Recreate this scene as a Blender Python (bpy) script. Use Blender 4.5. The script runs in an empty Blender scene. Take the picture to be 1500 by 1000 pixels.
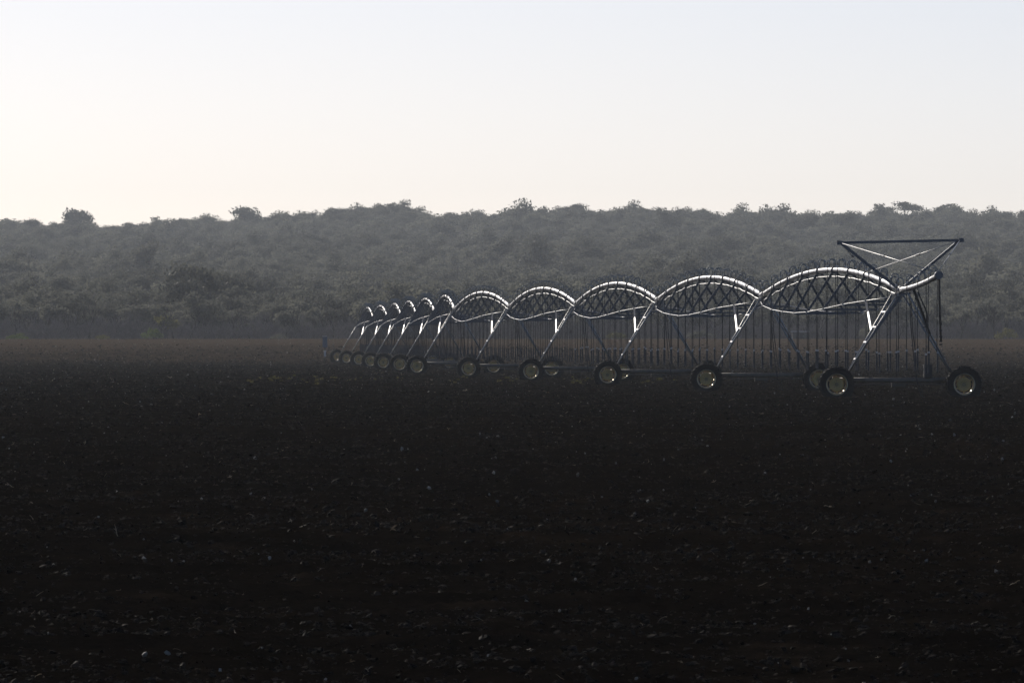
import bpy, bmesh, math, random
import numpy as np
from mathutils import Vector, Matrix

R = math.radians
rng = np.random.default_rng(7)
random.seed(7)
scene = bpy.context.scene
C = scene.collection

# ------------------------------------------------------------------ camera, sky, sun, exposure
F = 16667.0            # focal length in photo pixels (400 mm on a 36 mm sensor)
HC = 2.02              # eye height
YH = 495.5             # horizon row in the photo
cam_d = bpy.data.cameras.new('camera')
cam_d.lens = 400; cam_d.sensor_width = 36
cam_d.clip_start = 1.0; cam_d.clip_end = 20000
cam = bpy.data.objects.new('camera', cam_d); C.objects.link(cam)
cam.location = (0, 0, HC)
cam.rotation_euler = (R(90) - math.atan((500 - YH) / F), 0, 0)
scene.camera = cam

SUN_EL, SUN_AZ = R(25), R(24)      # azimuth to the left of the view direction (+Y)
world = bpy.data.worlds.new('World'); scene.world = world
world.use_nodes = True
wn = world.node_tree.nodes; wl = world.node_tree.links
wn.clear()
sky = wn.new('ShaderNodeTexSky'); sky.sky_type = 'NISHITA'; sky.sun_disc = False
sky.sun_elevation = SUN_EL; sky.sun_rotation = -SUN_AZ
sky.air_density = 0.43; sky.dust_density = 0.62; sky.ozone_density = 1.8; sky.altitude = 400
bg = wn.new('ShaderNodeBackground'); bg.inputs['Strength'].default_value = 0.15
wo = wn.new('ShaderNodeOutputWorld')
wb = wn.new('ShaderNodeMix'); wb.data_type = 'RGBA'; wb.blend_type = 'MULTIPLY'; wb.inputs[0].default_value = 1.0
wb.inputs[7].default_value = (1.03, 0.985, 0.99, 1)      # slight warm balance of the hazy sky
wl.new(sky.outputs[0], wb.inputs[6]); wl.new(wb.outputs[2], bg.inputs['Color']); wl.new(bg.outputs[0], wo.inputs['Surface'])

sun_d = bpy.data.lights.new('sun', 'SUN'); sun_d.energy = 5.0; sun_d.angle = R(0.5)
sun_d.color = (1.0, 0.93, 0.83)
sun = bpy.data.objects.new('sun', sun_d); C.objects.link(sun)
to_sun = Vector((-math.sin(SUN_AZ) * math.cos(SUN_EL), math.cos(SUN_AZ) * math.cos(SUN_EL), math.sin(SUN_EL)))
sun.rotation_euler = to_sun.to_track_quat('Z', 'Y').to_euler()
sun.location = (-60, 60, 60)

vs = scene.view_settings
vs.view_transform = 'Standard'; vs.look = 'None'; vs.gamma = 1.0; vs.use_curve_mapping = False
vs.exposure = -0.94
scene.cycles.use_denoising = True; scene.cycles.denoising_prefilter = 'ACCURATE'; scene.cycles.denoising_input_passes = 'RGB_ALBEDO_NORMAL'
scene.cycles.volume_bounces = 0
scene.cycles.max_bounces = 6
scene.cycles.transparent_max_bounces = 8

# ------------------------------------------------------------------ helpers
def lerp(a, b, t): return a + (b - a) * t
def sstep(a, b, x):
    t = np.clip((x - a) / (b - a), 0, 1)
    return t * t * (3 - 2 * t)

_T = np.random.default_rng(99).random((512, 512))
def vnoise(x, y):
    x = np.asarray(x, float); y = np.asarray(y, float)
    xi = np.floor(x).astype(np.int64); yi = np.floor(y).astype(np.int64)
    fx = x - xi; fy = y - yi
    fx = fx * fx * (3 - 2 * fx); fy = fy * fy * (3 - 2 * fy)
    a = _T[xi % 512, yi % 512]; b = _T[(xi + 1) % 512, yi % 512]
    c = _T[xi % 512, (yi + 1) % 512]; d = _T[(xi + 1) % 512, (yi + 1) % 512]
    return (a * (1 - fx) + b * fx) * (1 - fy) + (c * (1 - fx) + d * fx) * fy - 0.5

# skyline of the canopy, photo pixels (x, y)
SKYL = np.array([(-700, 318), (-300, 330), (0, 328), (60, 331), (120, 327), (200, 328), (270, 327), (340, 323), (400, 321),
    (440, 316), (500, 311), (560, 306), (605, 306), (630, 313), (700, 314), (760, 315), (800, 312), (840, 309), (900, 311),
    (960, 310), (1040, 313), (1110, 317), (1200, 316), (1260, 310), (1300, 308), (1340, 309), (1400, 314), (1460, 315),
    (1500, 314), (1800, 306), (2300, 322)], float)
EDGE, RIDGE = 1500.0, 4600.0
RX = (SKYL[:, 0] - 750) / F * RIDGE
RZ = HC + (YH - SKYL[:, 1]) / F * RIDGE - 7.7
def ground_z(x, y):
    x = np.asarray(x, float); y = np.asarray(y, float)
    z = 1.88 * sstep(880, 1500, y)
    rz = np.interp(x, RX, RZ)
    far = np.abs(x) / 300.0
    rz = rz + np.where(np.abs(x) > 270, 2.5 * vnoise(x / 90.0 + 7, y * 0 + 3.3), 0)
    t = np.clip((y - EDGE - 12) / (RIDGE - EDGE - 12), 0, 1.0)
    h = t ** 1.5
    und = (vnoise(x / 70.0, y / 190.0) * 5.0 + vnoise(x / 28.0 + 31, y / 90.0) * 2.0) * np.clip(t * 5, 0, 1) * np.clip((1 - t) * 6, 0, 1)
    z = np.where(y > EDGE + 12, z + (rz - 1.88) * h + und, z)
    z = z - np.clip(y - RIDGE, 0, 400) * 0.006
    return z

def link(name, mesh, parent=None):
    o = bpy.data.objects.new(name, mesh); C.objects.link(o)
    if parent is not None: o.parent = parent
    return o
def empty(name, loc=(0, 0, 0), rz=0.0):
    o = bpy.data.objects.new(name, None); C.objects.link(o)
    o.location = loc; o.rotation_euler = (0, 0, rz); o.empty_display_size = 0.3
    return o
def tag(o, label=None, cat=None, group=None, kind=None):
    if label: o['label'] = label
    if cat: o['category'] = cat
    if group: o['group'] = group
    if kind: o['kind'] = kind
    return o

class MB:
    def __init__(s): s.v = []; s.f = []
    def tube(s, pts, r, n=6, cap=True, up=None):
        pts = [Vector(p) for p in pts]
        if not hasattr(r, '__len__'): r = [r] * len(pts)
        base = len(s.v); prev = None
        for i, p in enumerate(pts):
            d = (pts[min(i + 1, len(pts) - 1)] - pts[max(i - 1, 0)]).normalized()
            if prev is None:
                a = Vector(up) if up else (Vector((0, 0, 1)) if abs(d.z) < 0.9 else Vector((1, 0, 0)))
            else: a = prev
            u = (a - d * a.dot(d)).normalized(); w = d.cross(u); prev = u
            for k in range(n):
                t = 2 * math.pi * (k + 0.5) / n
                s.v.append(tuple(p + (u * math.cos(t) + w * math.sin(t)) * r[i]))
        for i in range(len(pts) - 1):
            for k in range(n):
                a0 = base + i * n + k; a1 = base + i * n + (k + 1) % n
                s.f.append((a0, a0 + n, a1 + n, a1))
        if cap:
            s.f.append(tuple(base + k for k in range(n)))
            e = base + (len(pts) - 1) * n
            s.f.append(tuple(e + k for k in reversed(range(n))))
        return s
    def box(s, c, sz, rot=None):
        base = len(s.v); c = Vector(c)
        for x in (-.5, .5):
            for y in (-.5, .5):
                for z in (-.5, .5):
                    p = Vector((x * sz[0], y * sz[1], z * sz[2]))
                    if rot is not None: p = rot @ p
                    s.v.append(tuple(c + p))
        for q in ((0, 1, 3, 2), (4, 6, 7, 5), (0, 4, 5, 1), (2, 3, 7, 6), (0, 2, 6, 4), (1, 5, 7, 3)):
            s.f.append(tuple(base + k for k in q))
        return s
    def bar(s, a, b, w, h, up=(0, 0, 1)):          # rectangular bar from a to b
        a = Vector(a); b = Vector(b); d = b - a; L = d.length; d.normalize()
        u = Vector(up); x = d.cross(u)
        if x.length < 1e-4: x = Vector((1, 0, 0))
        x.normalize(); z = x.cross(d)
        return s.box((a + b) / 2, (w, L, h), Matrix((x, d, z)).transposed())
    def angle(s, a, b, w, t=0.008, up=(0, 0, 1)):  # angle-iron bar
        a = Vector(a); b = Vector(b); d = (b - a); L = d.length; d.normalize()
        x = d.cross(Vector(up)); x = x.normalized() if x.length > 1e-4 else Vector((1, 0, 0)); z = x.cross(d)
        M = Matrix((x, d, z)).transposed(); m = (a + b) / 2
        s.box(m, (w, L, t), M)
        s.box(m + x * (w / 2 - t / 2) - z * (w / 2 + t / 2), (t, L, w), M)
        return s
    def lathe(s, prof, n=32, axis='y'):            # prof: (radius, offset along axis), closed ring
        base = len(s.v); m = len(prof)
        for k in range(n):
            t = 2 * math.pi * k / n
            for (r, o) in prof:
                s.v.append((r * math.cos(t), o, r * math.sin(t)) if axis == 'y' else (r * math.cos(t), r * math.sin(t), o))
        for k in range(n):
            for j in range(m - 1):
                a = base + k * m + j; b = base + ((k + 1) % n) * m + j
                s.f.append((a, a + 1, b + 1, b))
        return s
    def mesh(s, name, mat, smooth=False):
        me = bpy.data.meshes.new(name); me.from_pydata(s.v, [], s.f)
        if smooth: me.polygons.foreach_set('use_smooth', [True] * len(me.polygons))
        if mat: me.materials.append(mat)
        me.validate(); me.update()
        return me
def fix_normals(me):
    bm = bmesh.new(); bm.from_mesh(me); bmesh.ops.recalc_face_normals(bm, faces=bm.faces); bm.to_mesh(me); bm.free(); return me
def np_mesh(name, v, f, mat, smooth=False):        # v (N,3), f (M,k) arrays
    me = bpy.data.meshes.new(name)
    k = f.shape[1]
    me.vertices.add(len(v)); me.vertices.foreach_set('co', np.asarray(v, np.float32).ravel())
    me.loops.add(f.size); me.loops.foreach_set('vertex_index', f.astype(np.int32).ravel())
    me.polygons.add(len(f)); me.polygons.foreach_set('loop_start', np.arange(0, f.size, k, dtype=np.int32))
    if smooth: me.polygons.foreach_set('use_smooth', np.ones(len(f), bool))
    if mat: me.materials.append(mat)
    me.update(calc_edges=True); me.validate()
    return me
def copy_tree(o, parent=None):
    c = o.copy(); C.objects.link(c)
    c.parent = parent
    for ch in o.children: copy_tree(ch, c)
    return c

# ------------------------------------------------------------------ materials
def mat_new(name):
    m = bpy.data.materials.new(name); m.use_nodes = True
    nt = m.node_tree; b = nt.nodes['Principled BSDF']
    return m, nt, b
def noise(nt, scale, detail=4, rough=0.6, coord='Object', vec_scale=None):
    tc = nt.nodes.new('ShaderNodeTexCoord'); n = nt.nodes.new('ShaderNodeTexNoise')
    n.inputs['Scale'].default_value = scale; n.inputs['Detail'].default_value = detail; n.inputs['Roughness'].default_value = rough
    src = tc.outputs[coord]
    if vec_scale:
        mp = nt.nodes.new('ShaderNodeMapping'); mp.inputs['Scale'].default_value = vec_scale
        nt.links.new(src, mp.inputs['Vector']); src = mp.outputs[0]
    nt.links.new(src, n.inputs['Vector'])
    return n
def ramp(nt, fac, stops):
    r = nt.nodes.new('ShaderNodeValToRGB'); el = r.color_ramp.elements
    while len(el) < len(stops): el.new(0.5)
    for e, (p, c) in zip(el, stops): e.position = p; e.color = (*c, 1)
    nt.links.new(fac, r.inputs['Fac'])
    return r
def m_noise(name, stops, scale, rough=0.8, metal=0.0, bump=0.0, spec=0.5, coord='Object', vec_scale=None, rough_var=0.0, bump_scale=None):
    m, nt, b = mat_new(name)
    n = noise(nt, scale, coord=coord, vec_scale=vec_scale)
    r = ramp(nt, n.outputs['Fac'], stops)
    nt.links.new(r.outputs[0], b.inputs['Base Color'])
    b.inputs['Roughness'].default_value = rough; b.inputs['Metallic'].default_value = metal
    b.inputs['Specular IOR Level'].default_value = spec
    if rough_var:
        mr = nt.nodes.new('ShaderNodeMapRange'); mr.inputs['To Min'].default_value = rough - rough_var; mr.inputs['To Max'].default_value = rough + rough_var
        nt.links.new(n.outputs['Fac'], mr.inputs['Value']); nt.links.new(mr.outputs[0], b.inputs['Roughness'])
    if bump:
        n2 = noise(nt, bump_scale or scale * 3, coord=coord)
        bp = nt.nodes.new('ShaderNodeBump'); bp.inputs['Strength'].default_value = bump; bp.inputs['Distance'].default_value = 0.02
        nt.links.new(n2.outputs['Fac'], bp.inputs['Height']); nt.links.new(bp.outputs[0], b.inputs['Normal'])
    return m
def m_leaf(name, dark, light, trans=0.35, patch=0.6, spec=0.25):
    m, nt, b = mat_new(name)
    oi = nt.nodes.new('ShaderNodeObjectInfo'); n = noise(nt, patch, 3)
    ad = nt.nodes.new('ShaderNodeMath'); ad.operation = 'ADD'
    sc = nt.nodes.new('ShaderNodeMath'); sc.operation = 'MULTIPLY'; sc.inputs[1].default_value = 0.55
    nt.links.new(oi.outputs['Random'], sc.inputs[0])
    nt.links.new(sc.outputs[0], ad.inputs[0]); 
    s2 = nt.nodes.new('ShaderNodeMath'); s2.operation = 'MULTIPLY'; s2.inputs[1].default_value = 0.6
    nt.links.new(n.outputs['Fac'], s2.inputs[0]); nt.links.new(s2.outputs[0], ad.inputs[1])
    mid = tuple(lerp(a, c, 0.45) for a, c in zip(dark, light))
    r = ramp(nt, ad.outputs[0], [(0.15, dark), (0.5, mid), (0.85, light)])
    nt.links.new(r.outputs[0], b.inputs['Base Color']); b.inputs['Roughness'].default_value = 0.65
    b.inputs['Specular IOR Level'].default_value = spec
    tr = nt.nodes.new('ShaderNodeBsdfTranslucent'); nt.links.new(r.outputs[0], tr.inputs['Color'])
    mx = nt.nodes.new('ShaderNodeMixShader'); mx.inputs[0].default_value = trans
    out = nt.nodes['Material Output']
    nt.links.new(b.outputs[0], mx.inputs[1]); nt.links.new(tr.outputs[0], mx.inputs[2]); nt.links.new(mx.outputs[0], out.inputs['Surface'])
    return m

STEEL = m_noise('galvanised_steel', [(0.32, (.33, .32, .31)), (0.66, (.64, .64, .64))], 1.6, rough=0.46, metal=0.9, rough_var=0.16)
STEEL_DULL = m_noise('dull_galvanised_steel', [(0.3, (.10, .105, .115)), (0.7, (.18, .185, .20))], 3.0, rough=0.5, metal=0.6, rough_var=0.08)
STEEL_LEG = m_noise('leg_steel', [(0.3, (.34, .33, .32)), (0.7, (.48, .47, .45))], 3.0, rough=0.45, metal=0.6, rough_var=0.1)
BEAM = m_noise('dusty_beam_steel', [(0.3, (.13, .11, .085)), (0.7, (.24, .20, .155))], 4.0, rough=0.55, metal=0.1)
RUBBER = m_noise('tyre_rubber', [(0.35, (.012, .012, .013)), (0.75, (.035, .032, .028))], 6.0, rough=0.8, bump=0.3, spec=0.2)
RIM = m_noise('dusty_yellow_rim', [(0.3, (.50, .33, .10)), (0.7, (.66, .46, .17))], 5.0, rough=0.40, metal=0.0)
LIP = m_noise('worn_rim_lip', [(0.3, (.55, .48, .34)), (0.7, (.75, .68, .52))], 5.0, rough=0.32, metal=1.0)
HUB = m_noise('hub_steel', [(0.3, (.22, .16, .07)), (0.7, (.34, .25, .11))], 9.0, rough=0.5, metal=0.3)
HOSE = m_noise('black_hose', [(0.3, (.012, .012, .013)), (0.7, (.02, .02, .021))], 6.0, rough=0.5)
BROWN_HOSE = m_noise('brown_hose', [(0.3, (.035, .024, .015)), (0.7, (.06, .042, .026))], 9.0, rough=0.6)
WEIGHT = m_noise('drop_weight_plastic', [(0.3, (.015, .018, .026)), (0.7, (.03, .034, .042))], 6.0, rough=0.45)
CAB_BLUE = m_noise('faded_blue_panel', [(0.3, (.10, .13, .18)), (0.7, (.15, .18, .23))], 5.0, rough=0.5)
WHITE_PAINT = m_noise('white_paint', [(0.3, (.55, .54, .52)), (0.7, (.75, .74, .72))], 6.0, rough=0.5)
DARK_BOX = m_noise('dark_box_paint', [(0.3, (.018, .017, .016)), (0.7, (.035, .032, .03))], 8.0, rough=0.5)
ROOF = m_noise('sheet_roof', [(0.3, (.5, .5, .5)), (0.7, (.65, .65, .65))], 3.0, rough=0.3, metal=0.8)
HUTWALL = m_noise('hut_wall', [(0.3, (.07, .065, .06)), (0.7, (.12, .11, .10))], 4.0, rough=0.85)
BARK = m_noise('bark', [(0.3, (.03, .026, .023)), (0.7, (.06, .052, .045))], 5.0, rough=0.95, spec=0.05)
TWIG = m_noise('bare_twig', [(0.3, (.12, .105, .105)), (0.7, (.24, .21, .21))], 3.0, rough=0.95, spec=0.03)
TWIG_DARK = m_noise('dark_bare_limb', [(0.3, (.022, .018, .018)), (0.7, (.045, .038, .036))], 3.0, rough=0.95, spec=0.03)
LEAF = m_leaf('bushveld_leaf', (.070, .074, .062), (.19, .188, .145), 0.6)
LEAF_DARK = m_leaf('dark_leaf', (.050, .053, .046), (.14, .139, .108), 0.55)
LEAF_BRIGHT = m_leaf('fresh_leaf', (.09, .125, .03), (.19, .24, .06), 0.5)
LEAF_YELLOW = m_leaf('yellowing_leaf', (.12, .115, .035), (.23, .21, .07), 0.5)

# soil: near-black clay with dry brown patches and crumbs
def soil_mat():
    m, nt, b = mat_new('black_clay_soil')
    big = noise(nt, 0.02, 3, vec_scale=(1.0, 0.35, 1.0)); mid = noise(nt, 0.9, 5); fine = noise(nt, 14.0, 5, 0.7)
    geo = nt.nodes.new('ShaderNodeTexCoord'); sp = nt.nodes.new('ShaderNodeSeparateXYZ'); nt.links.new(geo.outputs['Object'], sp.inputs[0])
    dr = nt.nodes.new('ShaderNodeMapRange'); dr.inputs['From Min'].default_value = 620; dr.inputs['From Max'].default_value = 1400; dr.interpolation_type = 'SMOOTHSTEP'
    wob = nt.nodes.new('ShaderNodeMath'); wob.operation = 'MULTIPLY_ADD'; wob.inputs[1].default_value = 700; nt.links.new(big.outputs['Fac'], wob.inputs[0]); 
    sb = nt.nodes.new('ShaderNodeMath'); sb.operation = 'SUBTRACT'; sb.inputs[1].default_value = 350; nt.links.new(sp.outputs['Y'], sb.inputs[0]); nt.links.new(sb.outputs[0], wob.inputs[2]); nt.links.new(wob.outputs[0], dr.inputs['Value'])
    r1 = ramp(nt, mid.outputs['Fac'], [(0.3, (.0050, .0042, .0035)), (0.6, (.0110, .0089, .0070)), (0.8, (.030, .0225, .0160))])
    r2 = ramp(nt, big.outputs['Fac'], [(0.4, (.85, .87, .9)), (0.65, (1.25, 1.12, 1.0))])
    r3 = ramp(nt, fine.outputs['Fac'], [(0.3, (.55, .55, .55)), (0.7, (1.5, 1.45, 1.4))])
    mu = nt.nodes.new('ShaderNodeMix'); mu.data_type = 'RGBA'; mu.blend_type = 'MULTIPLY'; mu.inputs[0].default_value = 1
    nt.links.new(r1.outputs[0], mu.inputs[6]); nt.links.new(r2.outputs[0], mu.inputs[7])
    mv = nt.nodes.new('ShaderNodeMix'); mv.data_type = 'RGBA'; mv.blend_type = 'MULTIPLY'; mv.inputs[0].default_value = 1
    nt.links.new(mu.outputs[2], mv.inputs[6]); nt.links.new(r3.outputs[0], mv.inputs[7])
    dry = ramp(nt, mid.outputs['Fac'], [(0.3, (.060, .041, .026)), (0.7, (.125, .088, .057))])
    md = nt.nodes.new('ShaderNodeMix'); md.data_type = 'RGBA'; nt.links.new(dr.outputs[0], md.inputs[0]); nt.links.new(mv.outputs[2], md.inputs[6]); nt.links.new(dry.outputs[0], md.inputs[7])
    nt.links.new(md.outputs[2], b.inputs['Base Color'])
    b.inputs['Roughness'].default_value = 1.0; b.inputs['Specular IOR Level'].default_value = 0.0
    bp = nt.nodes.new('ShaderNodeBump'); bp.inputs['Strength'].default_value = 0.8; bp.inputs['Distance'].default_value = 0.03
    nt.links.new(fine.outputs['Fac'], bp.inputs['Height']); nt.links.new(bp.outputs[0], b.inputs['Normal'])
    return m
SOIL = soil_mat()
CLOD = m_leaf('soil_clod', (.006, .0052, .0045), (.062, .047, .035), 0.0, patch=8.0, spec=0.008)
STRAW = m_leaf('dry_stalk', (.05, .034, .022), (.38, .30, .20), 0.15, patch=3.0)
STONE = m_leaf('pale_stone', (.10, .075, .055), (.36, .33, .28), 0.0, patch=3.0)
UNDER = m_noise('leaf_litter_ground', [(0.3, (.030, .026, .020)), (0.7, (.055, .048, .036))], 0.2, rough=1.0, spec=0.0)
WEED = m_leaf('yellow_weed', (.10, .10, .02), (.20, .16, .055), 0.35, patch=2.0)

# ------------------------------------------------------------------ ground
def grid(xs, ys, zf):
    X, Y = np.meshgrid(xs, ys)
    Z = zf(X, Y)
    v = np.stack([X, Y, Z], -1).reshape(-1, 3)
    nx, ny = len(xs), len(ys)
    i = np.arange(ny - 1)[:, None] * nx + np.arange(nx - 1)[None, :]
    f = np.stack([i, i + 1, i + nx + 1, i + nx], -1).reshape(-1, 4)
    return v, f
xs = np.concatenate([np.linspace(-1500, -312, 20), np.linspace(-300, 300, 151), np.linspace(312, 1500, 20)])
ys = np.concatenate([np.linspace(-200, 860, 40), np.linspace(880, 1508, 44)])
v, f = grid(xs, ys, lambda a, b: ground_z(a, b) - 0.03)
tag(link('field', np_mesh('field', v, f, SOIL, True)), kind='structure')
ys = np.concatenate([np.linspace(1508, 4640, 230), np.linspace(4660, 6200, 16)])
v, f = grid(xs, ys, lambda a, b: ground_z(a, b) - 0.03)
tag(link('wooded_hill', np_mesh('wooded_hill', v, f, UNDER, True)), kind='structure')

# rough worked topsoil in the part of the field before the camera (finer where nearer)
def soil_relief(x, y):
    rid = np.clip(vnoise(x / 9.0 + 3, y / 0.9), -.5, .5)                    # tillage ridges across the view
    rid2 = vnoise(x / 30.0 + 11, y / 3.1 + 5)
    z = 0.06 * rid + 0.06 * rid2 + 0.05 * vnoise(x / .42, y / .42) + 0.055 * vnoise(x / .17 + 5, y / .17) + 0.035 * vnoise(x / .075, y / .075 + 9)
    for k, yc in enumerate((66, 73.5, 84, 95.3, 108, 127, 149, 171, 199, 238, 290, 345, 470, 620)):      # raised edges of the tillage passes
        w = yc + 1.6 * vnoise(x / 14.0 + k * 17, y * 0 + k * 3.7)
        z = z + (0.045 + 0.03 * (k * 7 % 5) / 5) * np.exp(-((y - w) / (.12 + .0012 * yc)) ** 2)
    return z
d = 56.0; ds = []
while d < 1506: ds.append(d); d *= 1.0030
ds = np.array(ds); nc = 330
hw = ds * 0.058 + 3.5
U = np.linspace(-1, 1, nc)
X = U[None, :] * hw[:, None]; Y = np.repeat(ds[:, None], nc, 1)
Z = ground_z(X, Y) + 0.04 + soil_relief(X, Y)
i = np.arange(len(ds) - 1)[:, None] * nc + np.arange(nc - 1)[None, :]
f = np.stack([i, i + 1, i + nc + 1, i + nc], -1).reshape(-1, 4)
tag(link('tilled_soil', np_mesh('tilled_soil', np.stack([X, Y, Z], -1).reshape(-1, 3), f, SOIL)), 'dark rough tilled clay soil of the open field', 'soil', kind='structure')

# ------------------------------------------------------------------ scatter (for what nobody could count)
def scatter(name, protos, pts, rot, scl, mat_label, cat):
    col = bpy.data.collections.new(name + '_pieces')
    for p in protos:
        ob = bpy.data.objects.new(p.name, p); col.objects.link(ob)
    me = bpy.data.meshes.new(name); me.vertices.add(len(pts)); me.vertices.foreach_set('co', np.asarray(pts, np.float32).ravel())
    a = me.attributes.new('rot', 'FLOAT_VECTOR', 'POINT'); a.data.foreach_set('vector', np.asarray(rot, np.float32).ravel())
    a = me.attributes.new('scl', 'FLOAT_VECTOR', 'POINT'); a.data.foreach_set('vector', np.asarray(scl, np.float32).ravel())
    a = me.attributes.new('pick', 'INT', 'POINT'); a.data.foreach_set('value', rng.integers(0, len(protos), len(pts)).astype(np.int32))
    ng = bpy.data.node_groups.new(name, 'GeometryNodeTree')
    ng.interface.new_socket('Geometry', in_out='INPUT', socket_type='NodeSocketGeometry')
    ng.interface.new_socket('Geometry', in_out='OUTPUT', socket_type='NodeSocketGeometry')
    N = ng.nodes; L = ng.links
    gi = N.new('NodeGroupInput'); go = N.new('NodeGroupOutput'); ip = N.new('GeometryNodeInstanceOnPoints')
    ci = N.new('GeometryNodeCollectionInfo'); ci.inputs['Collection'].default_value = col
    ci.inputs['Separate Children'].default_value = True; ci.inputs['Reset Children'].default_value = True
    ip.inputs['Pick Instance'].default_value = True
    def attr(nm, t):
        n = N.new('GeometryNodeInputNamedAttribute'); n.data_type = t; n.inputs['Name'].default_value = nm; return n.outputs['Attribute']
    L.new(gi.outputs[0], ip.inputs['Points']); L.new(ci.outputs[0], ip.inputs['Instance'])
    L.new(attr('pick', 'INT'), ip.inputs['Instance Index']); L.new(attr('rot', 'FLOAT_VECTOR'), ip.inputs['Rotation']); L.new(attr('scl', 'FLOAT_VECTOR'), ip.inputs['Scale'])
    L.new(ip.outputs[0], go.inputs[0])
    o = link(name, me); md = o.modifiers.new('scatter', 'NODES'); md.node_group = ng
    return tag(o, mat_label, cat, kind='stuff')

def lump(name, mat, seed, flat=0.6, jag=0.35, sub=2):
    bm = bmesh.new(); bmesh.ops.create_icosphere(bm, subdivisions=sub, radius=0.5)
    r = np.random.default_rng(seed)
    for vv in bm.verts:
        vv.co *= 1 + jag * (r.random() - .5) * 1.9
        vv.co.z *= flat
    me = bpy.data.meshes.new(name); bm.to_mesh(me); bm.free(); me.materials.append(mat)
    return me
clods = [lump('clod', CLOD, s, 0.62 + 0.2 * (s % 3) / 2, 0.5) for s in range(8)]
def field_points(n, d0, d1, power, margin=3.0):
    # density falls with distance
    u = rng.random(n)
    y = (d0 ** power + u * (d1 ** power - d0 ** power)) ** (1 / power)
    x = (rng.random(n) * 2 - 1) * (y * 0.055 + margin)
    return x, y
# clods, small near and only the larger ones far
cx, cy = field_points(600000, 57, 1300, 0.33)
csz = np.clip(rng.lognormal(-4.05, 0.55, len(cx)), .008, .060) * (0.70 + cy / 330.0)
fade = np.clip((cy - 900) / 400, 0, 1)
keep = rng.random(len(cx)) > fade
keep &= vnoise(cx / 2.2, cy / 4.5) + vnoise(cx / .8, cy / 1.2) * .8 + rng.random(len(cx)) > 0.35
cx, cy, csz = cx[keep], cy[keep], np.minimum(csz[keep], .26)
cz = ground_z(cx, cy) + 0.04 + soil_relief(cx, cy) + csz * 0.08
scl = np.stack([csz * rng.uniform(.8, 1.5, len(cx)), csz * rng.uniform(.7, 1.2, len(cx)), csz * rng.uniform(.6, 1.0, len(cx))], -1)
rot = np.stack([rng.normal(0, .35, len(cx)), rng.normal(0, .35, len(cx)), rng.random(len(cx)) * 6.28], -1)
scatter('soil_clods', clods, np.stack([cx, cy, cz], -1), rot, scl, 'loose dark clods of earth scattered over the tilled field', 'soil')

# dry stalks and pale crumbs left from the last crop
def stalk(seed):
    r = np.random.default_rng(seed); b = MB(); n = 5
    p = [Vector((0, 0, 0))]; dr = Vector((1, 0, r.normal(0, .15)))
    for k in range(n):
        dr = (dr + Vector((0, r.normal(0, .25), r.normal(0, .2)))).normalized(); p.append(p[-1] + dr * 0.2)
    b.tube(p, [.03, .035, .03, .026, .02, .012], 4)
    if seed % 2:
        q = p[2]; b.tube([q, q + Vector((.12, .15, .1)), q + Vector((.25, .22, .05))], [.022, .03, .006], 4)
    return b.mesh('stalk', STRAW)
def husk(seed):
    r = np.random.default_rng(seed); b = MB()
    for k in range(3):
        a = r.random() * 6.28; w = .12 + r.random() * .1
        dx, dy = math.cos(a), math.sin(a); n0 = len(b.v)
        for (t, z, ww) in ((0, 0, .2), (.2, .06, .35), (.35, .08, .3), (.5, .03, .05)):
            b.v += [(dx * t - dy * w * ww, dy * t + dx * w * ww, z), (dx * t + dy * w * ww, dy * t - dx * w * ww, z + .04)]
        for j in range(3): b.f.append((n0 + 2 * j, n0 + 2 * j + 1, n0 + 2 * j + 3, n0 + 2 * j + 2))
    return b.mesh('husk', STRAW)
sx, sy = field_points(11000, 57, 1480, 1.0)
clump = vnoise(sx / 5.0, sy / 14.0) + rng.random(len(sx)) * .55 > .18
sx, sy = sx[clump], sy[clump]
sl = np.clip(rng.lognormal(-3.15, .5, len(sx)), .02, .16) * (0.8 + sy / 420.0)
sz = ground_z(sx, sy) + 0.055 + soil_relief(sx, sy) + .02
rot = np.stack([rng.normal(0, .4, len(sx)), rng.normal(0, .45, len(sx)), rng.random(len(sx)) * 6.28], -1)
scatter('crop_residue', [stalk(s) for s in range(5)] + [husk(s) for s in range(3)], np.stack([sx, sy, sz], -1), rot,
        np.repeat(sl[:, None], 3, 1), 'dry pale stalks and husks strewn over the dark soil', 'straw')
px_, py_ = field_points(4200, 57, 1480, 1.0)
ps = np.clip(rng.lognormal(-3.8, .45, len(px_)), .012, .07) * (0.8 + py_ / 600.0)
pz = ground_z(px_, py_) + 0.055 + soil_relief(px_, py_) + ps * .3
rot = rng.random((len(px_), 3)) * 6.28
scatter('pale_crumbs', [lump('crumb', STONE, 50 + s, .7, .4, 1) for s in range(4)], np.stack([px_, py_, pz], -1), rot,
        np.repeat(ps[:, None], 3, 1), 'small pale stones and crumbs dotted over the field', 'stones')

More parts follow.
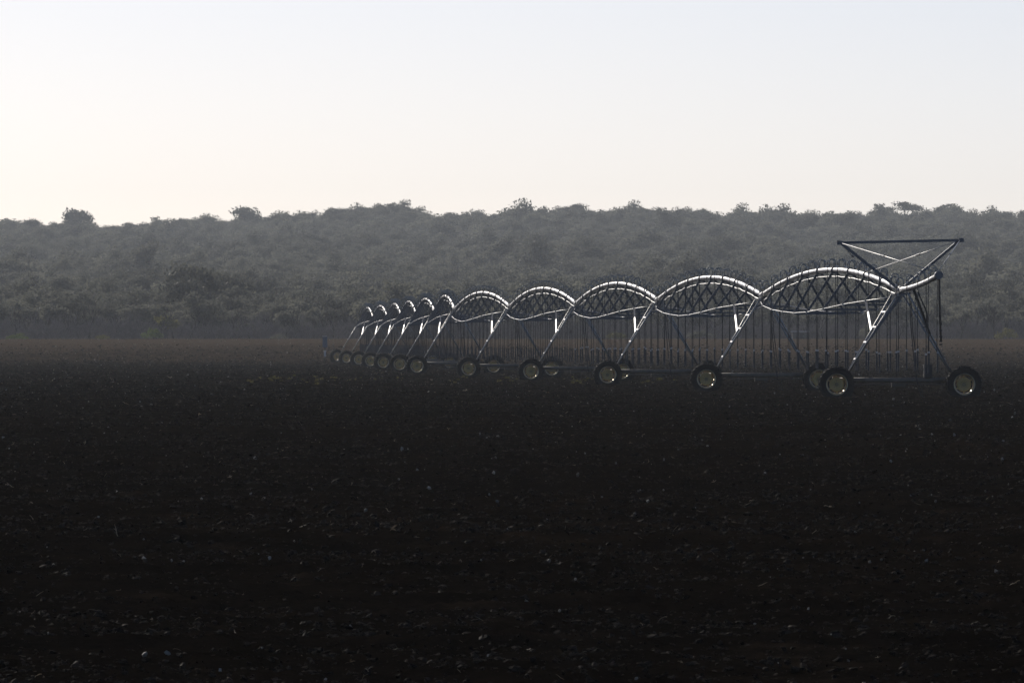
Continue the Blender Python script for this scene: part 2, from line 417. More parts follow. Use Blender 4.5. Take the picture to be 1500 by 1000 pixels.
# low yellow-green weeds in a strip in front of the far towers
def weed(seed):
    r = np.random.default_rng(seed); b = MB()
    for k in range(26):
        a = r.random() * 6.28; h = .12 + r.random() * .30; o = Vector((r.normal(0, .16), r.normal(0, .12), 0))
        tip = o + Vector((math.cos(a) * .12, math.sin(a) * .12, h)); w = Vector((-math.sin(a), math.cos(a), 0)) * .03
        n0 = len(b.v); m = (o + tip) / 2 + Vector((0, 0, .04))
        b.v += [tuple(o - w * .4), tuple(o + w * .4), tuple(m + w), tuple(m - w), tuple(tip)]
        b.f += [(n0, n0 + 1, n0 + 2, n0 + 3), (n0 + 3, n0 + 2, n0 + 4)]
    return b.mesh('weed', WEED)
def px_to_x(px, D): return (px - 750) / F * D
wp = []
for (a, b_, yrow, n) in ((372, 400, 557, 26), (400, 450, 557, 34), (455, 560, 558, 60), (560, 600, 557, 18), (665, 690, 557, 22), (725, 760, 558, 20), (830, 880, 560, 46), (930, 1010, 561, 30), (20, 26, 499, 2)):
    D = F * HC / (yrow - YH) if yrow > 520 else 1470
    for k in range(int(n * .42)):
        y = D + rng.normal(0, 24); x = px_to_x(rng.uniform(a, b_), D); wp.append((x, y, float(ground_z(x, y)) + .04))
wp = np.array(wp); n = len(wp)
scatter('field_weeds', [weed(s) for s in range(4)], wp, np.stack([np.zeros(n), np.zeros(n), rng.random(n) * 6.28], -1),
        np.repeat((.12 + .38 * rng.random(n) ** 2)[:, None], 3, 1), 'low yellow-green weeds growing in a strip across the field', 'weeds')

# ------------------------------------------------------------------ irrigation machine
LSP = 50.5
NT = 12
heads = [(12.93, 379.0)]
xs_t = [12.93, 9.45, 6.15, 3.0, -.1, -3.15, -4.6, -6.15, -7.6, -9.1, -10.75, -12.3]
for k in range(1, NT):
    dx = xs_t[k] - xs_t[k - 1]
    heads.append((xs_t[k], heads[-1][1] + math.sqrt(LSP ** 2 - dx ** 2)))
PZ0, RISE = 3.64, 0.80
def pipe_z(t): return PZ0 + RISE * 4 * t * (1 - t)
NST = 8
depth = [.66, 1.0, 1.30, 1.48, 1.50, 1.36, 1.12, .72]
width = [.58, .79, .93, .97, .90, .80, .66, .50]
PR = 0.09

# shared meshes of a span (local +Y runs from the nearer tower to the farther one)
def span_meshes():
    M = {}
    n = 37
    g = 0.25 / LSP
    pts = [(0, LSP * t, pipe_z(t)) for t in np.linspace(g, 1 - g, n)]
    M['pipe'] = fix_normals(MB().tube(pts, PR, 14).mesh('pipe', STEEL, True))
    b = MB(); b.lathe([(PR - .01, -.025), (PR + .045, -.025), (PR + .045, .025), (PR - .01, .025)], 14)
    M['flange'] = fix_normals(b.mesh('flange', STEEL_DULL))
    M['collar'] = fix_normals(MB().lathe([(PR - .01, -.16), (PR + .028, -.15), (PR + .028, .15), (PR - .01, .16)], 14).mesh('coupling', STEEL_DULL))
    cp = [(0.0 + .02 * math.sin(k * 2.1), LSP * t, pipe_z(t) - .23 - .012 * math.sin(k * 3.3)) for k, t in enumerate(np.linspace(.006, .994, 37))]
    M['conduit'] = fix_normals(MB().tube(cp, .021, 6).mesh('power_cable', STEEL, True))
    for s, nm in ((-1, 'L'), (1, 'R')):
        pts = [(s * .10, .35, PZ0 - .22)]
        for k in range(NST):
            t = (k + 1) / (NST + 1); pts.append((s * width[k], LSP * t, pipe_z(t) - depth[k]))
        pts.append((s * .10, LSP - .35, PZ0 - .22))
        M['rod' + nm] = fix_normals(MB().tube(pts, .0135, 6).mesh('truss_rod', STEEL, True))
        for k in range(NST):
            t = (k + 1) / (NST + 1); y = LSP * t; z = pipe_z(t)
            M['strut%s%d' % (nm, k)] = MB().angle((s * (PR * .7), y, z - .07), (s * width[k], y, z - depth[k]), .080, .012, up=(0, 1, 0)).mesh('strut', STEEL_DULL)
            M['plate%s%d' % (nm, k)] = MB().box((s * width[k], y, z - depth[k] - .015), (.10, .16, .05)).mesh('node_plate', STEEL_LEG)
    for k in range(NST):
        t = (k + 1) / (NST + 1); y = LSP * t; z = pipe_z(t) - depth[k]
        M['cross%d' % k] = MB().angle((-width[k], y + .05, z), (width[k], y + .05, z), .055, .010).mesh('cross_bar', STEEL_DULL)
    # drop: gooseneck over the top of the pipe, hose, weight
    gp = [(0, 0, PR * .8), (0, 0, .30)] + [(.115 - .115 * math.cos(a), 0, .30 + .085 * math.sin(a)) for a in np.linspace(.35, math.pi - .1, 7)] + [(.23, 0, .16)]
    M['goose'] = fix_normals(MB().tube(gp, .021, 6).mesh('gooseneck', STEEL_LEG, True))
    M['clamp'] = MB().box((.23, 0, .14), (.05, .05, .07)).mesh('hose_clamp', STEEL)
    M['hose'] = fix_normals(MB().tube([(0, 0, 0), (.006, .01, -.35), (-.006, 0, -.7), (0, 0, -1)], .0135, 5).mesh('hose', HOSE, True))
    wb = MB(); wb.tube([(0, 0, .04), (0, 0, .0)], [.026, .026], 8); wb.tube([(0, 0, 0), (0, 0, -.50)], [.030, .030], 8); wb.tube([(0, 0, -.50), (0, 0, -.56), (0, 0, -.60)], [.018, .035, .03], 8)
    M['weight'] = fix_normals(wb.mesh('weight', WEIGHT))
    M['tip'] = fix_normals(MB().tube([(0, 0, .09), (0, 0, .03)], [.034, .036], 8).mesh('weight_cap', STEEL))
    return M
SM = span_meshes()
NDROP = 28
WORDS = ['first', 'second', 'third', 'fourth', 'fifth', 'sixth', 'seventh', 'eighth', 'ninth', 'tenth', 'eleventh', 'twelfth']

def add_drop(parent, x, y, z, side, endz, detail=True):
    # z is the pipe axis height
    dr = link('drop', SM['goose'], parent); dr.location = (x, y, z); dr.rotation_euler = (0, 0, 0 if side > 0 else math.pi)
    Lh = (z + .11) - endz
    h = link('hose', SM['hose'], dr); h.location = (.23, 0, .12); h.scale = (1, 1, Lh)
    h.rotation_euler = (random.gauss(0, .004), random.gauss(0, .004), random.random() * 6)
    w = link('weight', SM['weight'], dr); w.location = (.23, 0, .12 - Lh)
    w.rotation_euler = (random.gauss(0, .015), random.gauss(0, .015), 0)
    if detail:
        link('hose_clamp', SM['clamp'], dr)
        c = link('weight_cap', SM['tip'], dr); c.location = (.23, 0, .12 - Lh)

span_roots = []
for k in range(NT - 1):
    (x0, y0), (x1, y1) = heads[k], heads[k + 1]
    root = empty('irrigation_span', (x0, y0, float(ground_z(x0, y0))), math.atan2(-(x1 - x0), y1 - y0))
    near = 'nearest and largest arched steel pipe span, at the right of the irrigation machine' if k == 0 else \
           ('farthest and smallest arched steel pipe span, at the left end of the irrigation machine' if k == NT - 2 else
            '%s arched steel pipe span counting from the right end of the irrigation machine' % WORDS[k])
    tag(root, near, 'irrigation span', 'arched spans of the irrigation machine')
    p = link('pipe', SM['pipe'], root)
    for j in range(NST):
        t = (j + 1) / (NST + 1)
        fl = link('flange', SM['flange'], p); fl.location = (0, LSP * t, pipe_z(t))
        fl.rotation_euler = (math.atan(RISE * 4 * (1 - 2 * t) / LSP), 0, 0)
    for t in (.012, .988):
        fl = link('coupling', SM['collar'], p); fl.location = (0, LSP * t, pipe_z(t))
    link('power_cable', SM['conduit'], root)
    for s in 'LR':
        rd = link('truss_rod', SM['rod' + s], root)
        for j in range(NST):
            link('strut', SM['strut%s%d' % (s, j)], root)
            link('node_plate', SM['plate%s%d' % (s, j)], rd)
    for j in range(NST): link('cross_bar', SM['cross%d' % j], root)
    for j in range(NDROP):
        t = (j + .55) / NDROP
        add_drop(root, 0, LSP * t, pipe_z(t), 1 if j % 2 else -1, 1.50 + random.gauss(0, .035), k < 3)
    span_roots.append(root)

# ---- drive towers
WR = 0.62; SINK = 0.13; HB = 2.13
def tyre_mesh():
    b = MB()
    b.lathe([(.335, -.125), (.36, -.145), (.43, -.165), (.50, -.165), (.555, -.15), (.572, -.11), (.577, 0), (.572, .11), (.555, .15), (.50, .165), (.43, .165), (.36, .145), (.335, .125)], 40)
    nl = 22
    for s in (-1, 1):
        for k in range(nl):
            a = 2 * math.pi * (k + (0 if s > 0 else .5)) / nl
            prof = []
            for j, (off, da) in enumerate(((.0, .10), (.085, .03), (.16, -.03))):
                prof.append((s * off, a + da))
            for q in range(2):
                (o0, a0), (o1, a1) = prof[q], prof[q + 1]
                r0 = .570 if q == 0 else .565; r1 = .565 if q == 0 else .535; hw = .034
                n0 = len(b.v)
                for (o, aa, r) in ((o0, a0, r0), (o1, a1, r1)):
                    for (da, dr) in ((-hw, 0), (-hw * .8, .036), (hw * .8, .036), (hw, 0)):
                        b.v.append(((r + dr) * math.cos(aa + da), o, (r + dr) * math.sin(aa + da)))
                b.f += [(n0, n0 + 1, n0 + 5, n0 + 4), (n0 + 1, n0 + 2, n0 + 6, n0 + 5), (n0 + 2, n0 + 3, n0 + 7, n0 + 6), (n0, n0 + 3, n0 + 2, n0 + 1), (n0 + 4, n0 + 5, n0 + 6, n0 + 7)]
    me = fix_normals(b.mesh('tyre', RUBBER)); return me
def rim_mesh():
    b = MB()    # camera side is -y: flared bright lip, shallow well, dished disc
    b.lathe([(.338, .12), (.325, .12), (.30, .05), (.291, -.01), (.2905, -.042)], 48)
    b.lathe([(.238, -.022), (.23, -.040), (.17, -.05), (.13, -.035), (.0, -.035)], 48)
    for k in range(6):                              # lugs that hold the disc in the rim
        a = 2 * math.pi * (k + .5) / 6
        b.box((.265 * math.cos(a), -.022, .265 * math.sin(a)), (.06, .02, .045), Matrix.Rotation(-a, 3, 'Y'))
    me = b.mesh('rim', RIM, True); return fix_normals(me)
def hub_mesh():
    b = MB(); b.lathe([(0.0, -.085), (.055, -.085), (.065, -.075), (.065, -.03), (.0, .0)], 20)
    b.lathe([(.0, .0), (.05, .0), (.05, .30), (.0, .30)], 14)
    for k in range(8):
        a = 2 * math.pi * k / 8; x, z = .105 * math.cos(a), .105 * math.sin(a)
        b.tube([(x, -.03, z), (x, -.06, z)], .014, 6)
    return fix_normals(b.mesh('wheel', HUB))
LIPM = fix_normals(MB().lathe([(.291, -.040), (.299, -.075), (.309, -.112), (.324, -.142), (.338, -.162), (.350, -.160), (.340, -.130)], 48).mesh('rim_lip', LIP, True))
TYRE, RIMM, HUBM = tyre_mesh(), rim_mesh(), hub_mesh()
zc = WR - SINK
BY = .30; BZ = .63
beam_b = MB().tube([(-HB, BY, BZ), (HB, BY, BZ)], .088, 12); BEAM_M = fix_normals(beam_b.mesh('base_beam', BEAM, True))
GEAR_M = fix_normals(MB().tube([(0, BY - .02, zc), (0, BY + .20, zc)], [.05, .05], 12).box((0, BY + .05, zc + .17), (.20, .2, .2)).mesh('gearbox', BEAM))
SHAFT_M = fix_normals(MB().tube([(-HB + .1, BY + .16, zc), (HB - .1, BY + .16, zc)], .022, 6).mesh('drive_shaft', STEEL_DULL))
MOTOR_M = fix_normals(MB().tube([(-.25, BY + .16, zc), (.25, BY + .16, zc)], [.11, .11], 10).box((0, BY + .16, zc + .08), (.18, .16, .14)).mesh('drive_motor', BEAM))
legM = {}; rungM = {}
for s in (-1, 1):
    for e in (-1, 1):
        legM[s, e] = fix_normals(MB().tube([(s * (HB - .30), BY + e * .09, BZ + .06), (s * .16, e * .95, PZ0 - .12)], .034, 10).mesh('leg', STEEL_LEG, True))
    for j, q in enumerate((.22, .42, .60, .78)):
        a = Vector((s * (HB - .30), BY - .09, BZ + .08)).lerp(Vector((s * .16, -.95, PZ0 - .14)), q)
        c = Vector((s * (HB - .30), BY + .09, BZ + .08)).lerp(Vector((s * .16, .95, PZ0 - .14)), q)
        off = Vector((s * .035, 0, .02))
        rungM[s, j] = MB().bar(a + off, c + off, .055, .012, up=(s * .86, -.25, .5)).mesh('leg_tie', STEEL)
    # brace from the first truss node of the farther span down to the leg
    t = 1 / (NST + 1); nd = Vector((s * width[0], LSP * t, pipe_z(t) - depth[0])); lg = Vector((s * (HB - .30), BY + .09, BZ + .08)).lerp(Vector((s * .16, .95, PZ0 - .14)), .56)
    legM['brace', s] = MB().bar(nd.lerp(lg, .38), lg, .06, .03, up=(s * .5, -.6, .6)).mesh('stay_bar', STEEL)
    legM['upper', s] = MB().angle(nd, nd.lerp(lg, .40), .06, .01).mesh('stay_bar_shaded_top', STEEL_DULL)  # upper part of the same bar, its shade painted in with darker steel
TOP_M = MB().bar((-.26, 0, PZ0 - .14), (.26, 0, PZ0 - .14), 1.5, .05).box((0, .0, PZ0 - .07), (.16, .5, .12)).mesh('head_plate', STEEL_DULL)
JOINT_M = fix_normals(MB().tube([(0, -.40, PZ0 + .01), (0, -.2, PZ0 - .005), (0, .2, PZ0 - .005), (0, .40, PZ0 + .01)], [PR + .02, PR + .045, PR + .045, PR + .02], 14).mesh('flexible_joint', STEEL_DULL))
dragM = [fix_normals(MB().tube([(.24, -.6, PZ0 + .05), (.30, -.6, 2.4), (.40, -.6, 1.3), (.52, -.62, .5), (.62, -.66, .12), (.82, -.7, .02)], .017, 5).mesh('drag_hose', HOSE, True)),
         fix_normals(MB().tube([(.40, .5, PZ0 - .1), (.48, .5, 2.2), (.62, .5, 1.1), (.78, .5, .4), (.80, .52, .05)], .017, 5).mesh('drag_hose', HOSE, True))]

TLAB = ['nearest drive tower at the right end, under the raised cable frame', None]
for k in range(NT):
    x, y = heads[k]
    a = heads[max(k - 1, 0)]; b = heads[min(k + 1, NT - 1)]
    rz = math.atan2(-(b[0] - a[0]), b[1] - a[1])
    root = empty('drive_tower', (x, y, float(ground_z(x, y))), rz)
    lab = 'nearest and largest two-wheeled drive tower, under the raised frame at the right end' if k == 0 else \
          ('farthest two-wheeled drive tower at the left end, its wheel turned to show its tread' if k == NT - 1 else
           '%s two-wheeled steel drive tower counting from the right end of the irrigation machine' % WORDS[k])
    tag(root, lab, 'drive tower', 'wheeled towers of the irrigation machine')
    link('base_beam', BEAM_M, root); link('drive_shaft', SHAFT_M, root); link('drive_motor', MOTOR_M, root)
    yaw = {NT - 1: R(34), NT - 2: R(16), NT - 3: R(7)}.get(k, R(random.uniform(-2, 2)))
    for s in (-1, 1):
        gb = link('gearbox', GEAR_M, root); gb.location = (s * HB, 0, 0)
        w = link('wheel', HUBM, root); w.location = (s * HB, 0, zc); w.rotation_euler = (0, random.random() * 6.28, yaw if s < 0 else R(random.uniform(-2, 2))); w.scale = (1.03,) * 3
        link('tyre', TYRE, w); link('rim', RIMM, w); link('rim_lip', LIPM, w)
        for e in (-1, 1): link('leg', legM[s, e], root)
        for j in range(4): link('leg_tie', rungM[s, j], root)
        if k < NT - 1 and s < 0: link('stay_bar', legM['brace', s], root); link('stay_bar_shaded_top', legM['upper', s], root)
    link('head_plate', TOP_M, root); link('flexible_joint', JOINT_M, root)
    for m in dragM: link('drag_hose', m, root)
    if k == 0:
        cb = link('control_box', MB().box((.95, BY - .08, BZ + .30), (.27, .2, .44)).box((.95, BY - .19, BZ + .30), (.22, .015, .36)).mesh('control_box', DARK_BOX), root)
        link('conduit', fix_normals(MB().tube([(.97, BY - .08, BZ + .5), (.97, BY - .1, 2.0), (.90, BY - .2, 2.9), (.55, -.3, PZ0 - .05)], .028, 6).mesh('conduit', HOSE, True)), cb)

# ---- overhang with its cable frame at the near end
x0, y0 = heads[0]; x1, y1 = heads[1]
root = empty('overhang_boom', (x0, y0, 0), math.atan2(-(x1 - x0), y1 - y0))
tag(root, 'short upturned end boom at the right, hung by cables from a wide inverted frame', 'end boom')
LO = 12.0
def oz(q): return PZ0 + .05 * q + .36 * q ** 1.8
op = [(0, -.25 - (LO - .25) * q, oz(q)) for q in np.linspace(0, 1, 20)]
pipe = link('pipe', fix_normals(MB().tube(op, PR * .95, 14).mesh('boom_pipe', STEEL, True)), root)
ez = oz(1)
link('end_cap', fix_normals(MB().tube([(0, -LO + .1, ez), (0, -LO - .16, ez + .01)], [.135, .135], 14).mesh('end_cap', STEEL_DULL)), pipe)
link('end_hose', fix_normals(MB().tube([(.02, -LO, ez - .1), (.03, -LO, ez - .7), (.05, -LO, ez - 1.4), (.08, -LO, ez - 2.1)], [.045, .04, .036, .034], 8).mesh('end_hose', BROWN_HOSE, True)), root)
hk = MB()
for q in (1.55, 1.75, 1.95, 2.1, 2.2): hk.tube([(.05 + .012 * q, -LO, ez - q), (.05 + .012 * q, -LO, ez - q - .05)], [.055, .05], 8)
link('hose_fitting', fix_normals(hk.mesh('hose_fitting', DARK_BOX)), root)
TL = Vector((-2.0, 0, PZ0 + 1.56)); TR = Vector((2.0, 0, PZ0 + 1.65)); FT = Vector((0, 0, PZ0 + .05))
link('top_bar', MB().bar(TL, TR, .085, .085).mesh('top_bar', STEEL_DULL), root)
for s, T in ((-1, TL), (1, TR)):
    link('frame_arm', MB().angle(FT + Vector((s * .08, 0, 0)), T, .10, .012, up=(0, 1, 0)).bar(FT + Vector((s * .08, .06, -.02)), T + Vector((0, .06, 0)), .05, .05).mesh('frame_arm', STEEL_DULL), root)
    link('corner_bracket', MB().box(T + Vector((s * .04, -.05, 0)), (.16, .12, .14)).mesh('corner_bracket', STEEL_DULL), root)
    e = Vector((0, -LO + .25, ez + .1)); bk = Vector((0, 11.0, pipe_z(11.0 / LSP) + .1))
    for P in (e, bk):
        cb = link('stay_cable', fix_normals(MB().tube([T, P], .013, 6).mesh('stay_cable', STEEL, True)), root)
        m = T.lerp(P, .42); m2 = T.lerp(P, .46)
        link('turnbuckle', fix_normals(MB().tube([m, m2], .034, 6).mesh('turnbuckle', STEEL_DULL)), cb)
# braces from the tower legs to the boom
for s, yb, q in ((-1, -1.3, .50), (1, -4.2, .52)):
    lg = Vector((s * (HB - .30), BY - .09, BZ + .08)).lerp(Vector((s * .16, -.95, PZ0 - .14)), q)
    link('boom_brace', MB().angle(lg, (s * .03, yb, oz(-yb / LO) - .09), .075, .012, up=(0, 0, 1)).mesh('boom_brace', STEEL_DULL), root)
for j, yb in enumerate((1.0, 2.6, 4.3, 6.0, 7.8, 9.6, 11.2)):
    add_drop(root, 0, -yb, oz(yb / LO), 1 if j % 2 else -1, 1.5 + random.gauss(0, .04))

# ------------------------------------------------------------------ small things on the field
cx_, cy_ = px_to_x(476, 1040), 1040.0
cz_ = float(ground_z(cx_, cy_))
cab = empty('control_cabinet', (cx_, cy_, cz_)); tag(cab, 'blue-grey control cabinet on a post left of the farthest wheel', 'cabinet')
link('cabinet_body', MB().box((0, 0, 1.38), (.44, .34, .98)).mesh('cabinet_body', CAB_BLUE), cab)
link('cabinet_door', MB().box((-.02, -.18, 1.36), (.36, .02, .86)).mesh('cabinet_door', CAB_BLUE), cab)
link('hood', MB().box((-.04, -.10, 1.90), (.40, .5, .05)).mesh('hood', WHITE_PAINT), cab)
link('post', MB().tube([(.02, 0, -.1), (.02, 0, .92)], .05, 8).mesh('post', STEEL_DULL), cab)
sb = empty('standpipe', (cx_ + .02, cy_ - 1.2, float(ground_z(cx_, cy_ - 1.2)))); tag(sb, 'short white standpipe at the foot of the blue cabinet', 'pipe')
link('stem', fix_normals(MB().tube([(0, 0, -.1), (0, 0, .45), (0, 0, .52)], [.09, .09, .05], 10).mesh('stem', WHITE_PAINT)), sb)
link('valve_cap', fix_normals(MB().lathe([(0, .50), (.13, .50), (.13, .58), (0, .60)], 10, 'z').mesh('valve_cap', WHITE_PAINT)), sb)

hx, hy = px_to_x(1172, 1470), 1470.0
hut = empty('field_hut', (hx, hy, float(ground_z(hx, hy)))); tag(hut, 'small low dark hut with a bright flat roof at the field edge', 'hut')
w_ = MB()
w_.box((-.55, -.9, .45), (.9, .1, 1.1)); w_.box((.75, -.9, .45), (.5, .1, 1.1)); w_.box((.2, -.9, .92), (.6, .1, .16))
w_.box((0, .9, .45), (2.0, .1, 1.1)); w_.box((-.95, 0, .45), (.1, 1.7, 1.1)); w_.box((.95, 0, .45), (.1, 1.7, 1.1))
link('wall', w_.mesh('wall', HUTWALL), hut)
link('roof', MB().box((0, 0, 1.04), (2.4, 2.4, .06)).mesh('roof', ROOF), hut)
dd = link('door', MB().box((.2, -.86, .42), (.56, .04, .82)).mesh('door', DARK_BOX), hut)
link('handle', MB().box((.38, -.89, .45), (.04, .03, .1)).mesh('handle', STEEL), dd)

# ------------------------------------------------------------------ trees
def branch_tree(seed, h, spread, levels, kids, lean=0.2, r0=.16, up=.35, shrink=.68, nsides=4):
    """skeleton: list of (points, radii), and the tips"""
    r = np.random.default_rng(seed); segs = []; tips = []
    def grow(p, d, L, rad, lev):
        pts = [p]; n = 3
        for q in range(n):
            d = (d + Vector((r.normal(0, .16), r.normal(0, .16), r.normal(0, .10)))).normalized()
            pts.append(pts[-1] + d * (L / n))
        segs.append((pts, [rad * (1 - .45 * q / n) for q in range(n + 1)]))
        if lev == 0: tips.append(pts[-1]); return
        for c in range(kids[levels - lev]):
            a = r.random() * 6.283; tilt = r.uniform(.45, 1.0) * spread
            side = Vector((math.cos(a), math.sin(a), 0))
            nd = (d * math.cos(tilt) + side * math.sin(tilt) + Vector((0, 0, up * .3))).normalized()
            if nd.z < -.1: nd.z = .05; nd.normalize()
            st = pts[-1] if c < 2 else pts[-2].lerp(pts[-1], r.random())
            grow(st, nd, L * shrink * r.uniform(.75, 1.2), rad * .55, lev - 1)
    grow(Vector((0, 0, -.15)), Vector((r.normal(0, lean), r.normal(0, lean), 1)).normalized(), h, r0, levels)
    return segs, tips
def leaf_mesh(name, centers, radii, per, size, mat, seed, flat=.55):
    r = np.random.default_rng(seed); V = []; 
    for c, cr in zip(centers, radii):
        n = max(8, int(per * .8 * r.uniform(.7, 1.3)))
        u = r.normal(size=(n, 3)); u /= np.linalg.norm(u, axis=1)[:, None]
        q = u * (cr * r.random(n)[:, None] ** .45); q[:, 2] *= flat
        V.append(np.array(c)[None] + q)
    P = np.concatenate(V); n = len(P)
    a = r.normal(size=(n, 3)); a /= np.linalg.norm(a, axis=1)[:, None]
    b = r.normal(size=(n, 3)); b -= a * (a * b).sum(1)[:, None]; b /= np.linalg.norm(b, axis=1)[:, None]
    s = size * r.uniform(.55, 1.3, n)[:, None]
    v = np.stack([P - a * s, P + b * s * .5, P + a * s, P - b * s * .5], 1).reshape(-1, 3)
    f = np.arange(n * 4).reshape(n, 4)
    return np_mesh(name, v, f, mat)
def tube_mesh(name, segs, mat, n=4):
    b = MB()
    for p, rr in segs: b.tube(p, rr, n, cap=False)
    return b.mesh(name, mat, True)
def leafy(seed, mat, h=1.5, spread=.95, kids=(4, 3, 3), cr=.95, per=60, size=.17, flat=.6, r0=.17):
    segs, tips = branch_tree(seed, h, spread, 3, list(kids) + [0], r0=r0)
    r = np.random.default_rng(seed + 500)
    cs = [tuple(t) for t in tips]; rad = [cr * r.uniform(.6, 1.25) for _ in cs]
    return (tube_mesh('trunk', segs, BARK), leaf_mesh('crown', cs, rad, per, size, mat, seed + 900, flat))
LEAFY = [leafy(1, LEAF, per=70), leafy(2, LEAF, 1.3, 1.05, per=64), leafy(3, LEAF_DARK, 1.6, .85, per=70), leafy(4, LEAF, 1.2, 1.15, (5, 3, 3), .85, 56), leafy(5, LEAF_DARK, 1.4, .95, (4, 3, 3), 1.0, 64), leafy(6, LEAF, 1.7, .8, (3, 3, 3), 1.1, 80)]
UMBR = [leafy(11, LEAF_DARK, 1.7, .80, (4, 3, 3), .72, 50, .14, .5), leafy(12, LEAF_DARK, 1.6, .95, (5, 3, 2), .8, 60, .14, .45), leafy(13, LEAF_DARK, 1.8, .85, (4, 3, 3), .7, 44, .14, .5)]
def norm_size(pair):   # metres wide / tall of the crown
    co = np.empty(len(pair[1].vertices) * 3, np.float32); pair[1].vertices.foreach_get('co', co); co = co.reshape(-1, 3)
    return np.percentile(co[:, 0], 97) - np.percentile(co[:, 0], 3), co[:, 2].max()
SZ = {id(p): norm_size(p) for p in LEAFY + UMBR}
BARE = []
for s in range(5):
    segs, tips = branch_tree(40 + s, 1.35, .62, 4, [4, 3, 3, 3, 0], r0=.10, up=.9, shrink=.72)
    BARE.append((tube_mesh('trunk', segs[:1], BARK, 6), tube_mesh('crown', [(p, [max(q * 1.25, .022) for q in rr]) for p, rr in segs[1:]], TWIG_DARK, 3)))
SHRUB = []
for s in range(4):
    b = MB(); r = np.random.default_rng(70 + s)
    for q in range(9):
        sg, _ = branch_tree(700 + s * 20 + q, r.uniform(.6, 1.1), .6, 2, [3, 3, 0], lean=.5, r0=.035, up=.7, shrink=.75)
        o = Vector((r.normal(0, .6), r.normal(0, .6), 0))
        for p, rr in sg: b.tube([a + o for a in p], [max(x, .014) for x in rr], 3, cap=False)
    SHRUB.append(b.mesh('brush', TWIG, True))
def put_tree(name, pair, x, y, scale, label, group, rz=None, squash=1.0):
    root = empty(name, (x, y, float(ground_z(x, y)) - .05), random.random() * 6.28 if rz is None else rz)
    root.scale = (scale, scale, scale * squash)
    link('trunk', pair[0], root); link('crown', pair[1], root)
    return tag(root, label, 'tree', group)

# trees that stand out on the skyline: photo x, top y, crown width in px
sky_trees = [(14, 319, 34, 'small tree at the far left end of the hill skyline'), (62, 321, 26, 'second tree from the left end of the hill skyline'),
    (222, 316, 27, 'rounded tree standing alone on the left part of the hill skyline'), (270, 321, 20, 'small tree left of the clump at the low left skyline'),
    (362, 314, 26, 'bushy tree on the left skyline before it rises'), (460, 309, 34, 'tree on the skyline left of the rounded central crest'),
    (590, 302, 32, 'broad tree on the rounded crest above the far towers'), (556, 304, 34, 'tree on the left shoulder of the rounded crest'),
    (797, 308, 26, 'small tree just left of the flat-topped skyline tree'), (838, 298, 36, 'flat-topped tree sticking up at the middle of the skyline'),
    (872, 306, 30, 'low tree just right of the flat-topped skyline tree'), (975, 308, 34, 'tree on the skyline right of centre'),
    (1153, 311, 26, 'small tree in the dip of the skyline left of the raised frame'), (1220, 308, 30, 'tree on the skyline just left of the raised frame'),
    (1292, 297, 26, 'left one of three tall airy trees on the right skyline'), (1331, 294, 36, 'middle and tallest of three airy trees on the right skyline'),
    (1382, 298, 34, 'right one of three tall airy trees on the right skyline'), (1441, 307, 14, 'thin small tree near the right end of the skyline'),
    (1472, 309, 30, 'rightmost tree on the hill skyline')]
for j, (px, py, w, lab) in enumerate(sky_trees):
    D = RIDGE - 2 + random.uniform(-3, 3); x = px_to_x(px, D)
    pair = UMBR[j % 3] if px in (838, 1292, 1331, 1382, 222, 1441, 797) else LEAFY[j % 6]
    ww, hh = SZ[id(pair)]
    s = w / F * D / ww
    top = HC + (YH - py) / F * D; gz = float(ground_z(x, D))
    put_tree('skyline_tree', pair, x, D, s, lab, 'trees standing out on the skyline', squash=max(.45, min((top - gz) / (hh * s), 1.9)))

# the wood on the hillside: the nearest trees singly, the mass behind as one
def jgrid(x0f, d0, d1, step_at):
    P = []; d = d0
    while d < d1:
        st = step_at(d); hwid = d * .045 * 1.22 + 12
        xx = -hwid + random.random() * st
        while xx < hwid:
            P.append((xx + random.gauss(0, st * .3), d + random.gauss(0, st * .35)))
            xx += st * random.uniform(.75, 1.3)
        d += st * 1.05
    return P
wood = jgrid(0, 1535, RIDGE + 14, lambda d: 5.2 + (d - 1535) / 3065 * 4.0)
wood = [p for p in wood if p[1] > 1560 or random.random() < .35]
near = sorted([p for p in wood if abs(p[0]) < p[1] * .0475], key=lambda p: p[1])[:150]
nset = set(near)
for j, (x, y) in enumerate(near):
    pair = LEAFY[random.randrange(6)]
    put_tree('hillside_tree', pair, x, y, random.uniform(.9, 1.45), 'grey-green leafy tree low on the wooded slope behind the bare trees', 'leafy trees at the foot of the slope', squash=random.uniform(.75, 1.05))
# merged tree for the mass: trunk and crown joined
def joined(pair):
    bm = bmesh.new(); bm.from_mesh(pair[0]); n0 = len(bm.faces); bm.from_mesh(pair[1]); bm.faces.ensure_lookup_table()
    for q in range(n0, len(bm.faces)): bm.faces[q].material_index = 1
    me = bpy.data.meshes.new('tree'); bm.to_mesh(me); bm.free(); me.materials.append(pair[0].materials[0]); me.materials.append(pair[1].materials[0]); return me
far = np.array([p for p in wood if p not in nset]); n = len(far)
pat = vnoise(far[:, 0] / 16, far[:, 1] / 60) + vnoise(far[:, 0] / 6, far[:, 1] / 25) * .6
sc = (rng.uniform(.75, 1.55, n) + (far[:, 1] - 1535) / 3065 * .95) * (1 + .55 * pat)
emer = rng.random(n) < .05; sc = np.where(emer & (far[:, 1] < RIDGE - 60), sc * 1.35, sc); sc = np.where(far[:, 1] > RIDGE - 40, np.minimum(sc, 2.2), sc)
pass
fz = ground_z(far[:, 0], far[:, 1]) - .05
